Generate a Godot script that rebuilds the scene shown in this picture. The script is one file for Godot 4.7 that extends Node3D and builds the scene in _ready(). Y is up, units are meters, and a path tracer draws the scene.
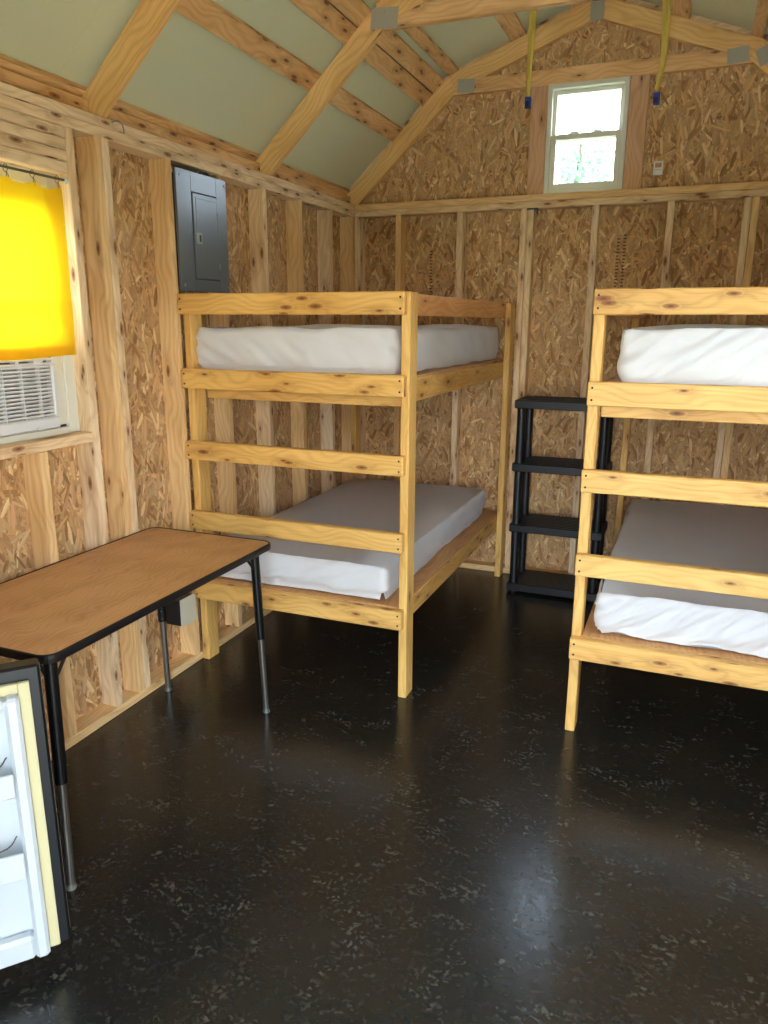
extends Node3D
# One-room timber shed with two home-made bunk beds, seen from its doorway.
# x runs right along the back wall, y up, z towards the doorway; stud faces lie at x = 0 and z = 0.

const W := 2.90            # between the stud faces of the two side walls
const L := 4.78            # from the back wall's studs to the front wall's
const HP := 2.2876         # underside of the top plates
const RIDGE := 1.45
const KNEE := Vector2(0.598, 3.061)
const APEX := Vector2(1.45, 3.3745)
const LOW_DIR := Vector2(0.7323, 0.6810)
const UP_DIR := Vector2(0.9385, 0.3453)
const LOW_FROM := Vector2(-0.04, 2.468)
const UP_FROM := Vector2(0.615, 3.067)

var rng := RandomNumberGenerator.new()
var M := {}
var used := {}

# ------------------------------------------------------------------ naming
func numbered(parent: Node, called: String) -> String:
	var key := str(parent.get_instance_id()) + called
	var n: int = used.get(key, 0)
	used[key] = n + 1
	return called if n == 0 else "%s_%03d" % [called, n]

func put(o: Node3D, called: String, parent: Node = self) -> Node3D:
	o.name = numbered(parent, called)
	parent.add_child(o, true)
	return o

func tag(o: Node, label: String, category: String, group := "", kind := "") -> void:
	o.set_meta("label", label)
	o.set_meta("category", category)
	if group != "": o.set_meta("group", group)
	if kind != "": o.set_meta("kind", kind)

func thing(called: String, label: String, category: String, at := Vector3.ZERO, group := "", kind := "") -> Node3D:
	var o := Node3D.new()
	put(o, called)
	o.position = at
	tag(o, label, category, group, kind)
	return o

func part(called: String, mesh: Mesh, mat: Material, parent: Node = self, at := Transform3D.IDENTITY) -> MeshInstance3D:
	var o := MeshInstance3D.new()
	o.mesh = mesh
	o.material_override = mat
	o.transform = at
	put(o, called, parent)
	return o

# ------------------------------------------------------------------ shapes
func quad(st: SurfaceTool, a: Vector3, b: Vector3, c: Vector3, d: Vector3, out: Vector3, uv: Array) -> void:
	var n := (b - a).cross(c - a)
	if n.length() < 1e-12: n = (c - a).cross(d - a)
	n = n.normalized()
	var p := [a, b, c, d]
	var t := uv
	if n.dot(out) > 0.0:          # front faces run clockwise
		p = [a, d, c, b]
		t = [uv[0], uv[3], uv[2], uv[1]]
	else:
		n = -n
	for k in [0, 1, 2, 0, 2, 3]:
		st.set_normal(n)
		st.set_uv(t[k])
		st.add_vertex(p[k])

func tri(st: SurfaceTool, a: Vector3, b: Vector3, c: Vector3, out: Vector3, uv: Array) -> void:
	var n := (b - a).cross(c - a).normalized()
	var p := [a, b, c]
	var t := uv
	if n.dot(out) > 0.0:
		p = [a, c, b]
		t = [uv[0], uv[2], uv[1]]
	else:
		n = -n
	for k in 3:
		st.set_normal(n)
		st.set_uv(t[k])
		st.add_vertex(p[k])

# a box with chamfered edges round the origin; texture runs along x, us and vs are metres per repeat
func chamfer(st: SurfaceTool, size: Vector3, c: float, at := Transform3D.IDENTITY, us := 2.4, vs := 0.3, random_uv := true) -> void:
	var h := size * 0.5
	c = minf(c, minf(h.x, minf(h.y, h.z)) * 0.9)
	var off := Vector2(rng.randf(), rng.randf()) if random_uv else Vector2.ZERO
	var vert := func(s: Vector3, k: int) -> Vector3:
		var p := Vector3(s.x * (h.x - c), s.y * (h.y - c), s.z * (h.z - c))
		p[k] = s[k] * h[k]
		return p
	var tex := func(p: Vector3, k: int) -> Vector2:
		if k == 0: return Vector2(p.y / us, p.z / vs) + off
		if k == 1: return Vector2(p.x / us, p.z / vs) + off
		return Vector2(p.x / us, (p.y + h.z + h.y) / vs) + off
	var B := at.basis
	for k in 3:
		var i := (k + 1) % 3
		var j := (k + 2) % 3
		for sk in [-1.0, 1.0]:
			var p := []
			for q in [[-1.0, -1.0], [1.0, -1.0], [1.0, 1.0], [-1.0, 1.0]]:
				var s := Vector3.ZERO
				s[k] = sk
				s[i] = q[0]
				s[j] = q[1]
				p.append(vert.call(s, k))
			var out := Vector3.ZERO
			out[k] = sk
			quad(st, at * p[0], at * p[1], at * p[2], at * p[3], B * out, [tex.call(p[0], k), tex.call(p[1], k), tex.call(p[2], k), tex.call(p[3], k)])
	if c <= 0.0: return
	for k in 3:                       # edges along axis k
		var i := (k + 1) % 3
		var j := (k + 2) % 3
		for si in [-1.0, 1.0]:
			for sj in [-1.0, 1.0]:
				var s0 := Vector3.ZERO
				s0[i] = si
				s0[j] = sj
				var s1 := s0
				s0[k] = -1.0
				s1[k] = 1.0
				var p0: Vector3 = vert.call(s0, i)
				var p1: Vector3 = vert.call(s0, j)
				var p2: Vector3 = vert.call(s1, j)
				var p3: Vector3 = vert.call(s1, i)
				var out := Vector3.ZERO
				out[i] = si
				out[j] = sj
				var f := i if i != 0 else j
				quad(st, at * p0, at * p1, at * p2, at * p3, B * out, [tex.call(p0, f), tex.call(p1, f), tex.call(p2, f), tex.call(p3, f)])
	for sx in [-1.0, 1.0]:
		for sy in [-1.0, 1.0]:
			for sz in [-1.0, 1.0]:
				var s := Vector3(sx, sy, sz)
				var a: Vector3 = vert.call(s, 0)
				var b: Vector3 = vert.call(s, 1)
				var d: Vector3 = vert.call(s, 2)
				tri(st, at * a, at * b, at * d, B * s, [tex.call(a, 1), tex.call(b, 1), tex.call(d, 1)])

func new_st() -> SurfaceTool:
	var st := SurfaceTool.new()
	st.begin(Mesh.PRIMITIVE_TRIANGLES)
	return st

# an axis-aligned board from corner lo to corner hi; the grain follows its longest side
func board(called: String, lo: Vector3, hi: Vector3, mat: Material, parent: Node = self, c := 0.0025, us := 2.4, vs := 0.3) -> MeshInstance3D:
	var s := hi - lo
	var k := 0
	if s.y >= s.x and s.y >= s.z: k = 1
	elif s.z >= s.x and s.z >= s.y: k = 2
	var B := Basis.IDENTITY
	var size := s
	if k == 1:
		B = Basis(Vector3.UP, Vector3.LEFT, Vector3.BACK)
		size = Vector3(s.y, s.x, s.z)
	elif k == 2:
		B = Basis(Vector3.BACK, Vector3.UP, Vector3.LEFT)
		size = Vector3(s.z, s.y, s.x)
	var st := new_st()
	chamfer(st, size, c, Transform3D.IDENTITY, us, vs)
	return part(called, st.commit(), mat, parent, Transform3D(B, (lo + hi) * 0.5))

# boxes joined into one part: list of [lo, hi]
func boxes(called: String, list: Array, mat: Material, parent: Node, c := 0.002) -> MeshInstance3D:
	var st := new_st()
	for b in list:
		chamfer(st, b[1] - b[0], c, Transform3D(Basis.IDENTITY, (b[0] + b[1]) * 0.5))
	return part(called, st.commit(), mat, parent)

# an outline in x and y given thickness from z0 to z1; the grain follows dir
func prism_mesh(poly: PackedVector2Array, z0: float, z1: float, dir := Vector2.RIGHT, us := 2.4, vs := 0.3) -> ArrayMesh:
	var st := new_st()
	var off := Vector2(rng.randf(), rng.randf())
	var side := Vector2(-dir.y, dir.x)
	var tex := func(p: Vector2) -> Vector2: return Vector2(p.dot(dir) / us, p.dot(side) / vs) + off
	var idx := Geometry2D.triangulate_polygon(poly)
	for k in range(0, idx.size(), 3):
		var a := poly[idx[k]]
		var b := poly[idx[k + 1]]
		var c := poly[idx[k + 2]]
		for z in [z0, z1]:
			tri(st, Vector3(a.x, a.y, z), Vector3(b.x, b.y, z), Vector3(c.x, c.y, z), Vector3(0, 0, -1 if z == z0 else 1), [tex.call(a), tex.call(b), tex.call(c)])
	var area := 0.0
	for k in poly.size():
		area += poly[k].cross(poly[(k + 1) % poly.size()])
	for k in poly.size():
		var a := poly[k]
		var b := poly[(k + 1) % poly.size()]
		var e := (b - a).normalized()
		var n := Vector2(e.y, -e.x) * signf(area)
		var ta: Vector2 = tex.call(a)
		var tb: Vector2 = tex.call(b)
		var dz := Vector2(0, (z1 - z0) / vs)
		quad(st, Vector3(a.x, a.y, z0), Vector3(b.x, b.y, z0), Vector3(b.x, b.y, z1), Vector3(a.x, a.y, z1), Vector3(n.x, n.y, 0), [ta, tb, tb + dz, ta + dz])
	return st.commit()

# a round tube through points
func tube(st: SurfaceTool, pts: Array, radii: Array, sides := 10, capped := true) -> void:
	var rings := []
	var prev_n := Vector3.ZERO
	for k in pts.size():
		var d: Vector3
		if k == 0: d = pts[1] - pts[0]
		elif k == pts.size() - 1: d = pts[k] - pts[k - 1]
		else: d = pts[k + 1] - pts[k - 1]
		d = d.normalized()
		var n := prev_n
		if k == 0: n = d.cross(Vector3.UP if absf(d.y) < 0.9 else Vector3.RIGHT)
		n = (n - d * n.dot(d)).normalized()
		prev_n = n
		var b := d.cross(n)
		var r: float = radii[k] if k < radii.size() else radii[radii.size() - 1]
		var ring := []
		for i in sides:
			var a := TAU * i / sides
			var o := n * cos(a) + b * sin(a)
			ring.append([pts[k] + o * r, o])
		rings.append(ring)
	for k in pts.size() - 1:
		for i in sides:
			var j := (i + 1) % sides
			var q := [rings[k][i], rings[k][j], rings[k + 1][j], rings[k + 1][i]]
			var n: Vector3 = (q[1][0] - q[0][0]).cross(q[3][0] - q[0][0])
			var order := [0, 1, 2, 0, 2, 3] if n.dot(q[0][1] + q[1][1]) < 0.0 else [0, 2, 1, 0, 3, 2]
			for m in order:
				st.set_normal(q[m][1])
				st.set_uv(Vector2(float(i) / sides, k))
				st.add_vertex(q[m][0])
	if capped:
		for e in [0, pts.size() - 1]:
			var out: Vector3 = (pts[0] - pts[1]) if e == 0 else (pts[e] - pts[e - 1])
			for i in sides:
				tri(st, pts[e], rings[e][i][0], rings[e][(i + 1) % sides][0], out, [Vector2.ZERO, Vector2.ZERO, Vector2.ZERO])

func tube_part(called: String, pts: Array, radii: Array, mat: Material, parent: Node = self, sides := 10) -> MeshInstance3D:
	var st := new_st()
	tube(st, pts, radii, sides)
	return part(called, st.commit(), mat, parent)

func curve_points(pts: Array, steps := 8) -> Array:
	var out := []
	for k in pts.size() - 1:
		var p0: Vector3 = pts[maxi(k - 1, 0)]
		var p3: Vector3 = pts[mini(k + 2, pts.size() - 1)]
		for i in steps:
			out.append(pts[k].cubic_interpolate(pts[k + 1], p0, p3, float(i) / steps))
	out.append(pts[pts.size() - 1])
	return out

# ------------------------------------------------------------------ textures
func noise(seed_: int, freq: float, octaves := 3) -> FastNoiseLite:
	var n := FastNoiseLite.new()
	n.seed = seed_
	n.noise_type = FastNoiseLite.TYPE_SIMPLEX_SMOOTH
	n.frequency = freq
	n.fractal_octaves = octaves
	return n

func grey(n: FastNoiseLite, w: int, h: int) -> PackedByteArray:
	var im := n.get_seamless_image(w, h)
	im.convert(Image.FORMAT_L8)
	return im.get_data()

func to_texture(data: PackedByteArray, w: int, h: int) -> ImageTexture:
	var im := Image.create_from_data(w, h, false, Image.FORMAT_RGB8, data)
	im.generate_mipmaps()
	return ImageTexture.create_from_image(im)

# pine: grain lines along u, growth rings, knots
func pine_texture(seed_: int, knots: int) -> ImageTexture:
	var w := 1024
	var h := 256
	var r := RandomNumberGenerator.new()
	r.seed = seed_
	var warp := grey(noise(seed_ + 1, 0.006, 2), w, h)
	var fine := grey(noise(seed_ + 2, 0.06, 3), w, h)
	var tone := grey(noise(seed_ + 3, 0.004, 2), w, h)
	var bump := PackedFloat32Array()
	bump.resize(w * h)
	var dark := PackedFloat32Array()
	dark.resize(w * h)
	for k in knots:
		var cx := r.randi_range(0, w - 1)
		var cy := r.randi_range(0, h - 1)
		var rad := r.randf_range(5.0, 11.0)
		var reach := int(rad * 6.0)
		for dy in range(-reach, reach + 1):
			for dx in range(-reach * 2, reach * 2 + 1):
				var i := posmod(cy + dy, h) * w + posmod(cx + dx, w)
				var far := sqrt(dx * dx * 0.30 + dy * dy)
				var g := exp(-far * far / (rad * rad * 3.5))
				bump[i] += g * 1.5 * (1.0 if dy >= 0 else -1.0) * minf(1.0, absf(dy) / rad)
				var near := sqrt(dx * dx * 0.45 + dy * dy)
				if near < rad * 1.2:
					dark[i] = maxf(dark[i], clampf(1.25 - near / rad, 0.0, 1.0) * (0.88 + 0.12 * sin(near * 1.3)))
				else:
					dark[i] = maxf(dark[i], 0.30 * g)
	var out := PackedByteArray()
	out.resize(w * h * 3)
	for y in h:
		for x in w:
			var i := y * w + x
			var wv := float(warp[i]) / 255.0
			var f := float(fine[((y * 3) % h) * w + (x / 12) % w]) / 255.0
			var ring := 0.5 + 0.5 * sin(TAU * (float(y) / h * 11.0 + wv * 2.6 + bump[i]))
			ring = ring * ring
			var t := clampf(0.12 + 0.24 * ring + 0.34 * (f - 0.5) + 0.45 * (float(tone[i]) / 255.0 - 0.5), 0.0, 1.0)
			var k: float = dark[i]
			var c := Vector3(1.0, 0.965, 0.90).lerp(Vector3(0.80, 0.67, 0.50), t)
			c = c.lerp(Vector3(0.40, 0.22, 0.11), k * 0.9)
			out[i * 3] = int(clampf(c.x, 0, 1) * 255.0)
			out[i * 3 + 1] = int(clampf(c.y, 0, 1) * 255.0)
			out[i * 3 + 2] = int(clampf(c.z, 0, 1) * 255.0)
	return to_texture(out, w, h)

# pressed wood strands laid over one another; gives the colour picture and the relief picture
func strand_textures(seed_: int, n: int, size: int, len_lo: float, len_hi: float, wid_lo: float, wid_hi: float, tones: Array) -> Array:
	var r := RandomNumberGenerator.new()
	r.seed = seed_
	var col := PackedByteArray()
	col.resize(size * size * 3)
	var hgt := PackedByteArray()
	hgt.resize(size * size)
	for i in size * size:
		col[i * 3] = int(tones[0].r * 255)
		col[i * 3 + 1] = int(tones[0].g * 255)
		col[i * 3 + 2] = int(tones[0].b * 255)
	for k in n:
		var cx := r.randf() * size
		var cy := r.randf() * size
		var a := r.randfn(0.0, 0.62)
		var hl := r.randf_range(len_lo, len_hi) * 0.5
		var hw := r.randf_range(wid_lo, wid_hi) * 0.5
		var ca := cos(a)
		var sa := sin(a)
		var tone: Color = tones[r.randi_range(0, tones.size() - 1)]
		var b := r.randf_range(0.88, 1.08)
		var tilt := r.randf_range(-0.10, 0.10)
		var level := r.randf_range(60.0, 190.0)
		var ph := r.randf() * 20.0
		var ex := int(absf(ca) * hl + absf(sa) * hw) + 1
		var ey := int(absf(sa) * hl + absf(ca) * hw) + 1
		for dy in range(-ey, ey + 1):
			for dx in range(-ex, ex + 1):
				var u := dx * ca + dy * sa
				var v := -dx * sa + dy * ca
				var taper := hw * (1.0 - 0.35 * absf(u) / hl)
				if absf(u) > hl + sin(v * 1.7 + ph) * 2.0 or absf(v) > taper: continue
				var i := posmod(int(cy) + dy, size) * size + posmod(int(cx) + dx, size)
				var s := b * (1.0 + tilt * v / hw + 0.045 * sin(v * 2.1 + ph + u * 0.03))
				if absf(v) > taper - 1.2: s *= 0.94
				col[i * 3] = int(clampf(tone.r * s, 0, 1) * 255)
				col[i * 3 + 1] = int(clampf(tone.g * s, 0, 1) * 255)
				col[i * 3 + 2] = int(clampf(tone.b * s, 0, 1) * 255)
				hgt[i] = int(clampf(level + 40.0 * tilt * 10.0 * v / hw, 0, 255))
	return [col, hgt]

func mat(albedo: Color, rough: float, metal := 0.0, tex: Texture2D = null) -> StandardMaterial3D:
	var m := StandardMaterial3D.new()
	m.albedo_color = albedo
	m.roughness = rough
	m.metallic = metal
	m.albedo_texture = tex
	return m

func make_materials() -> void:
	var pine := pine_texture(11, 40)
	var clear_pine := pine_texture(29, 9)
	M.stud = mat(Color(0.99, 0.90, 0.76), 0.75, 0, pine)
	M.stud_pale = mat(Color(1.0, 0.93, 0.82), 0.75, 0, pine)
	M.stud_gold = mat(Color(0.99, 0.87, 0.67), 0.75, 0, clear_pine)
	M.bunk = mat(Color(0.97, 0.81, 0.50), 0.55, 0, pine)
	M.bunk_clear = mat(Color(0.97, 0.82, 0.51), 0.55, 0, clear_pine)
	M.bunk_red = mat(Color(0.93, 0.71, 0.46), 0.6, 0, clear_pine)
	M.truss = mat(Color(1.0, 0.86, 0.61), 0.7, 0, clear_pine)
	M.purlin = mat(Color(0.98, 0.83, 0.63), 0.7, 0, pine)
	M.trim = mat(Color(0.90, 0.75, 0.63), 0.75, 0, clear_pine)
	M.plywood = mat(Color(0.88, 0.70, 0.50), 0.7, 0, clear_pine)
	# wall sheathing: strands of several tones
	var s := 1024
	var w := strand_textures(5, 5600, s, 34, 88, 7, 19, [Color(0.84, 0.68, 0.50), Color(0.87, 0.71, 0.53), Color(0.89, 0.74, 0.56), Color(0.91, 0.77, 0.60), Color(0.88, 0.72, 0.54), Color(0.97, 0.86, 0.70), Color(0.86, 0.71, 0.57), Color(0.72, 0.55, 0.37)])
	M.osb = mat(Color(0.94, 0.905, 0.82), 0.8, 0, to_texture(w[0], s, s))
	var hi := Image.create_from_data(s, s, false, Image.FORMAT_L8, w[1])
	hi.convert(Image.FORMAT_RGBA8)
	hi.bump_map_to_normal_map(1.6)
	M.osb.normal_enabled = true
	M.osb.normal_texture = ImageTexture.create_from_image(hi)
	M.osb.normal_scale = 0.2
	# floor: the same kind of board under worn black paint, strands showing through in patches
	var f := strand_textures(8, 7000, s, 20, 58, 7, 18, [Color(0.15, 0.14, 0.12)])
	var patch := grey(noise(41, 0.006, 3), s, s)
	var spot := grey(noise(42, 0.05, 3), s, s)
	var fh: PackedByteArray = f[1]
	var fc := PackedByteArray()
	fc.resize(s * s * 3)
	for i in s * s:
		var worn := clampf((float(patch[i]) - 118.0) / 70.0, 0.0, 1.0)
		var fleck := clampf((float(fh[i]) - 120.0) / 50.0, 0.0, 1.0) * clampf((float(spot[i]) - 108.0) / 45.0, 0.0, 1.0)
		var t := fleck * (0.25 + 0.75 * worn)
		var c := Vector3(0.138, 0.134, 0.124).lerp(Vector3(0.315, 0.30, 0.26), t)
		fc[i * 3] = int(c.x * 255)
		fc[i * 3 + 1] = int(c.y * 255)
		fc[i * 3 + 2] = int(c.z * 255)
	M.floor = mat(Color(1, 1, 1), 0.22, 0, to_texture(fc, s, s))
	M.floor.metallic_specular = 0.5
	var fi := Image.create_from_data(s, s, false, Image.FORMAT_L8, fh)
	fi.convert(Image.FORMAT_RGBA8)
	fi.bump_map_to_normal_map(1.2)
	M.floor.normal_enabled = true
	M.floor.normal_texture = ImageTexture.create_from_image(fi)
	M.floor.normal_scale = 0.4
	# table top: brown wood-look laminate
	M.laminate = mat(Color(0.84, 0.68, 0.51), 0.38, 0, pine_texture(57, 0))
	M.sheet = mat(Color(0.87, 0.87, 0.87), 0.9)
	M.sheet.rim_enabled = true
	M.sheet.rim = 0.15
	M.roof = mat(Color(0.90, 0.92, 0.79), 0.42, 0.12)
	M.black_plastic = mat(Color(0.085, 0.095, 0.110), 0.42)
	M.black_metal = mat(Color(0.035, 0.036, 0.045), 0.35)
	M.edge = mat(Color(0.07, 0.065, 0.075), 0.4)
	M.chrome = mat(Color(0.62, 0.60, 0.56), 0.28, 0.9)
	M.panel = mat(Color(0.43, 0.46, 0.48), 0.28, 0.3)
	M.panel_dark = mat(Color(0.12, 0.13, 0.14), 0.5)
	M.zinc = mat(Color(0.66, 0.66, 0.62), 0.45, 0.7)
	M.nail_plate = mat(Color(0.72, 0.71, 0.64), 0.55, 0.25)
	M.screw = mat(Color(0.13, 0.10, 0.08), 0.5, 0.4)
	M.vinyl = mat(Color(0.90, 0.89, 0.82), 0.45)
	M.ac_white = mat(Color(0.89, 0.89, 0.88), 0.5)
	M.ac_dark = mat(Color(0.10, 0.10, 0.11), 0.7)
	M.ac_filter = mat(Color(0.42, 0.42, 0.43), 0.9)
	M.liner = mat(Color(0.80, 0.82, 0.82), 0.35)
	M.gasket = mat(Color(0.80, 0.76, 0.58), 0.6)
	M.fridge = mat(Color(0.045, 0.043, 0.042), 0.4)
	M.plate = mat(Color(0.84, 0.82, 0.72), 0.6)
	M.white_plastic = mat(Color(0.97, 0.96, 0.91), 0.5)
	M.box_blue = mat(Color(0.18, 0.30, 0.66), 0.5)
	M.cable_yellow = mat(Color(0.88, 0.77, 0.36), 0.55)
	M.cable_grey = mat(Color(0.55, 0.55, 0.53), 0.6)
	M.ink = mat(Color(0.36, 0.27, 0.18), 0.9)
	M.teal = mat(Color(0.08, 0.38, 0.40), 0.5)
	M.wire = mat(Color(0.45, 0.44, 0.42), 0.3, 0.9)
	M.glass = mat(Color(0.92, 0.97, 0.97, 0.10), 0.02)
	M.glass.transparency = BaseMaterial3D.TRANSPARENCY_ALPHA
	M.curtain = mat(Color(0.96, 0.76, 0.12), 0.9)
	M.curtain.backlight_enabled = true
	M.curtain.backlight = Color(0.92, 0.78, 0.09)
	M.curtain.cull_mode = BaseMaterial3D.CULL_DISABLED
	M.grass = mat(Color(0.42, 0.44, 0.28), 0.95)
	M.gravel = mat(Color(0.84, 0.80, 0.72), 0.95)  # kept extra pale so that it throws daylight up to the ceiling
	M.bark = mat(Color(0.33, 0.27, 0.21), 0.9)
	M.leaf = mat(Color(0.45, 0.62, 0.52), 0.7)
	M.leaf.backlight_enabled = true
	M.leaf.backlight = Color(0.30, 0.42, 0.14)
	M.leaf.cull_mode = BaseMaterial3D.CULL_DISABLED

# ------------------------------------------------------------------ setting
func osb(called: String, lo: Vector3, hi: Vector3, parent: Node) -> void:
	board(called, lo, hi, M.osb, parent, 0.001, 1.3, 1.3)

func pick(list: Array) -> Material:
	return list[rng.randi_range(0, list.size() - 1)]

func screw_heads(parent: Node, spots: Array, out: Vector3, r := 0.0042) -> void:
	var m := CylinderMesh.new()
	m.top_radius = r
	m.bottom_radius = r
	m.height = 0.003
	m.radial_segments = 8
	m.rings = 1
	var B := Basis(Quaternion(Vector3.UP, out))
	var inv: Transform3D = (parent as Node3D).transform.affine_inverse()
	for p in spots:
		part("screw", m, M.screw, parent, inv * Transform3D(B, p + out * 0.0006))

func build_floor() -> void:
	var st := new_st()
	chamfer(st, Vector3(W + 0.2, 0.04, L + 0.3), 0.002, Transform3D.IDENTITY, 1.1, 1.1, false)
	var fl := part("floor", st.commit(), M.floor, self, Transform3D(Basis.IDENTITY, Vector3(W / 2, -0.02, L / 2)))
	tag(fl, "glossy black painted strand board floor with worn brown flecks", "floor", "", "structure")

func build_wall_left() -> void:
	var w := thing("wall_left", "left wall of bare pine studs over strand board sheathing", "wall", Vector3.ZERO, "", "structure")
	# sheathing round the window opening (z 2.50 to 3.10, y 1.21 to 2.13)
	osb("sheathing_panel", Vector3(-0.103, 0, -0.10), Vector3(-0.089, 2.43, 1.129), w)
	osb("sheathing_panel", Vector3(-0.103, 0, 1.131), Vector3(-0.089, 2.43, 2.304), w)
	osb("sheathing_panel", Vector3(-0.103, 0, 2.306), Vector3(-0.089, 2.43, 2.50), w)
	osb("sheathing_panel", Vector3(-0.103, 0, 2.501), Vector3(-0.089, 1.20, 3.09), w)
	osb("sheathing_panel", Vector3(-0.103, 2.12, 2.501), Vector3(-0.089, 2.43, 3.09), w)
	osb("sheathing_panel", Vector3(-0.103, 0, 3.091), Vector3(-0.089, 2.43, 3.55), w)
	osb("sheathing_panel", Vector3(-0.103, 0, 3.551), Vector3(-0.089, 2.43, L + 0.10), w)
	for z in [0.020, 0.346, 0.738, 1.131, 1.525, 1.909, 2.283, 2.325, 2.464, 3.122, 3.45, 3.85, 4.25, 4.65]:
		var m: Material = pick([M.stud, M.stud_pale, M.stud_gold])
		if z == 1.909: m = M.stud_gold
		if z == 2.464 or z == 2.283: m = M.stud_pale
		board("stud", Vector3(-0.089, 0.038, z - 0.019), Vector3(0, HP, z + 0.019), m, w)
	board("cripple_stud", Vector3(-0.089, 0.038, 2.71), Vector3(0, 1.171, 2.748), M.stud_gold, w)
	for k in 4:
		board("header_board", Vector3(-0.089, HP - 0.0385 * (k + 1) + 0.0012, 2.4845), Vector3(-0.0015 * (k % 2), HP - 0.0385 * k - 0.0006, 3.1025), M.stud_pale, w, 0.003)
	board("sill_board", Vector3(-0.089, 1.173, 2.4845), Vector3(0.004, 1.211, 3.1025), M.stud, w)
	board("bottom_plate", Vector3(-0.089, 0.0, 0.0), Vector3(0.0, 0.038, L), M.stud_gold, w)
	board("top_plate", Vector3(-0.089, HP, 0.0), Vector3(0, HP + 0.0375, L), M.stud_pale, w)
	board("top_plate", Vector3(-0.089, HP + 0.0385, -0.089), Vector3(-0.002, HP + 0.076, L), M.stud_pale, w)

func build_wall_right() -> void:
	var w := thing("wall_right", "right wall of bare pine studs behind the far bunk bed", "wall", Vector3.ZERO, "", "structure")
	# sheathing round the added window (z 2.32 to 2.92), unseen and put in for fill light
	for q in [[-0.10, 1.10, 0.0, 2.43], [1.101, 2.319, 0.0, 2.43], [2.32, 2.92, 0.0, 1.20], [2.32, 2.92, 2.12, 2.43], [2.921, 3.70, 0.0, 2.43], [3.701, L + 0.10, 0.0, 2.43]]:
		osb("sheathing_panel", Vector3(W + 0.089, q[2], q[0]), Vector3(W + 0.103, q[3], q[1]), w)
	for z in [0.020, 0.41, 0.80, 1.19, 1.58, 1.95, 2.30, 2.94, 3.34, 3.74, 4.14, 4.54, 4.74]:
		board("stud", Vector3(W, 0.038, z - 0.019), Vector3(W + 0.089, HP, z + 0.019), pick([M.stud, M.stud_pale]), w)
	board("sill_board", Vector3(W, 1.173, 2.32), Vector3(W + 0.089, 1.211, 2.92), M.stud, w)
	for k in 4:
		board("header_board", Vector3(W, HP - 0.0385 * (k + 1) + 0.0012, 2.32), Vector3(W + 0.089, HP - 0.0385 * k - 0.0006, 2.92), M.stud_pale, w, 0.003)
	board("bottom_plate", Vector3(W, 0.0, 0.0), Vector3(W + 0.089, 0.038, L), M.stud_gold, w)
	board("top_plate", Vector3(W, HP, 0.0), Vector3(W + 0.089, HP + 0.0375, L), M.stud_pale, w)
	board("top_plate", Vector3(W + 0.002, HP + 0.0385, -0.089), Vector3(W + 0.089, HP + 0.076, L), M.stud_pale, w)

# the roof's outer line (top of the rafters) over x
func roof_y(x: float) -> float:
	if x > RIDGE: x = 2 * RIDGE - x
	return LOW_FROM.y + (x - LOW_FROM.x) * LOW_DIR.y / LOW_DIR.x if x < KNEE.x else KNEE.y + (x - KNEE.x) * (APEX.y - KNEE.y) / (APEX.x - KNEE.x)

# the stretch of gable sheathing between x0 and x1, from y0 up to the roof
func gable_panel(x0: float, x1: float, y0: float, z0: float, z1: float, parent: Node) -> void:
	var poly := PackedVector2Array([Vector2(x0, y0), Vector2(x1, y0)])
	var xs := [x1]
	for k in [2 * RIDGE - KNEE.x, RIDGE, KNEE.x]:
		if k < x1 - 0.001 and k > x0 + 0.001: xs.append(k)
	xs.append(x0)
	for x in xs:
		if roof_y(x) - 0.003 > y0 + 0.002:
			poly.append(Vector2(x, roof_y(x) - 0.003))
	part("gable_panel", prism_mesh(poly, z0, z1, Vector2.UP, 1.3, 1.3), M.osb, parent)

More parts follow.
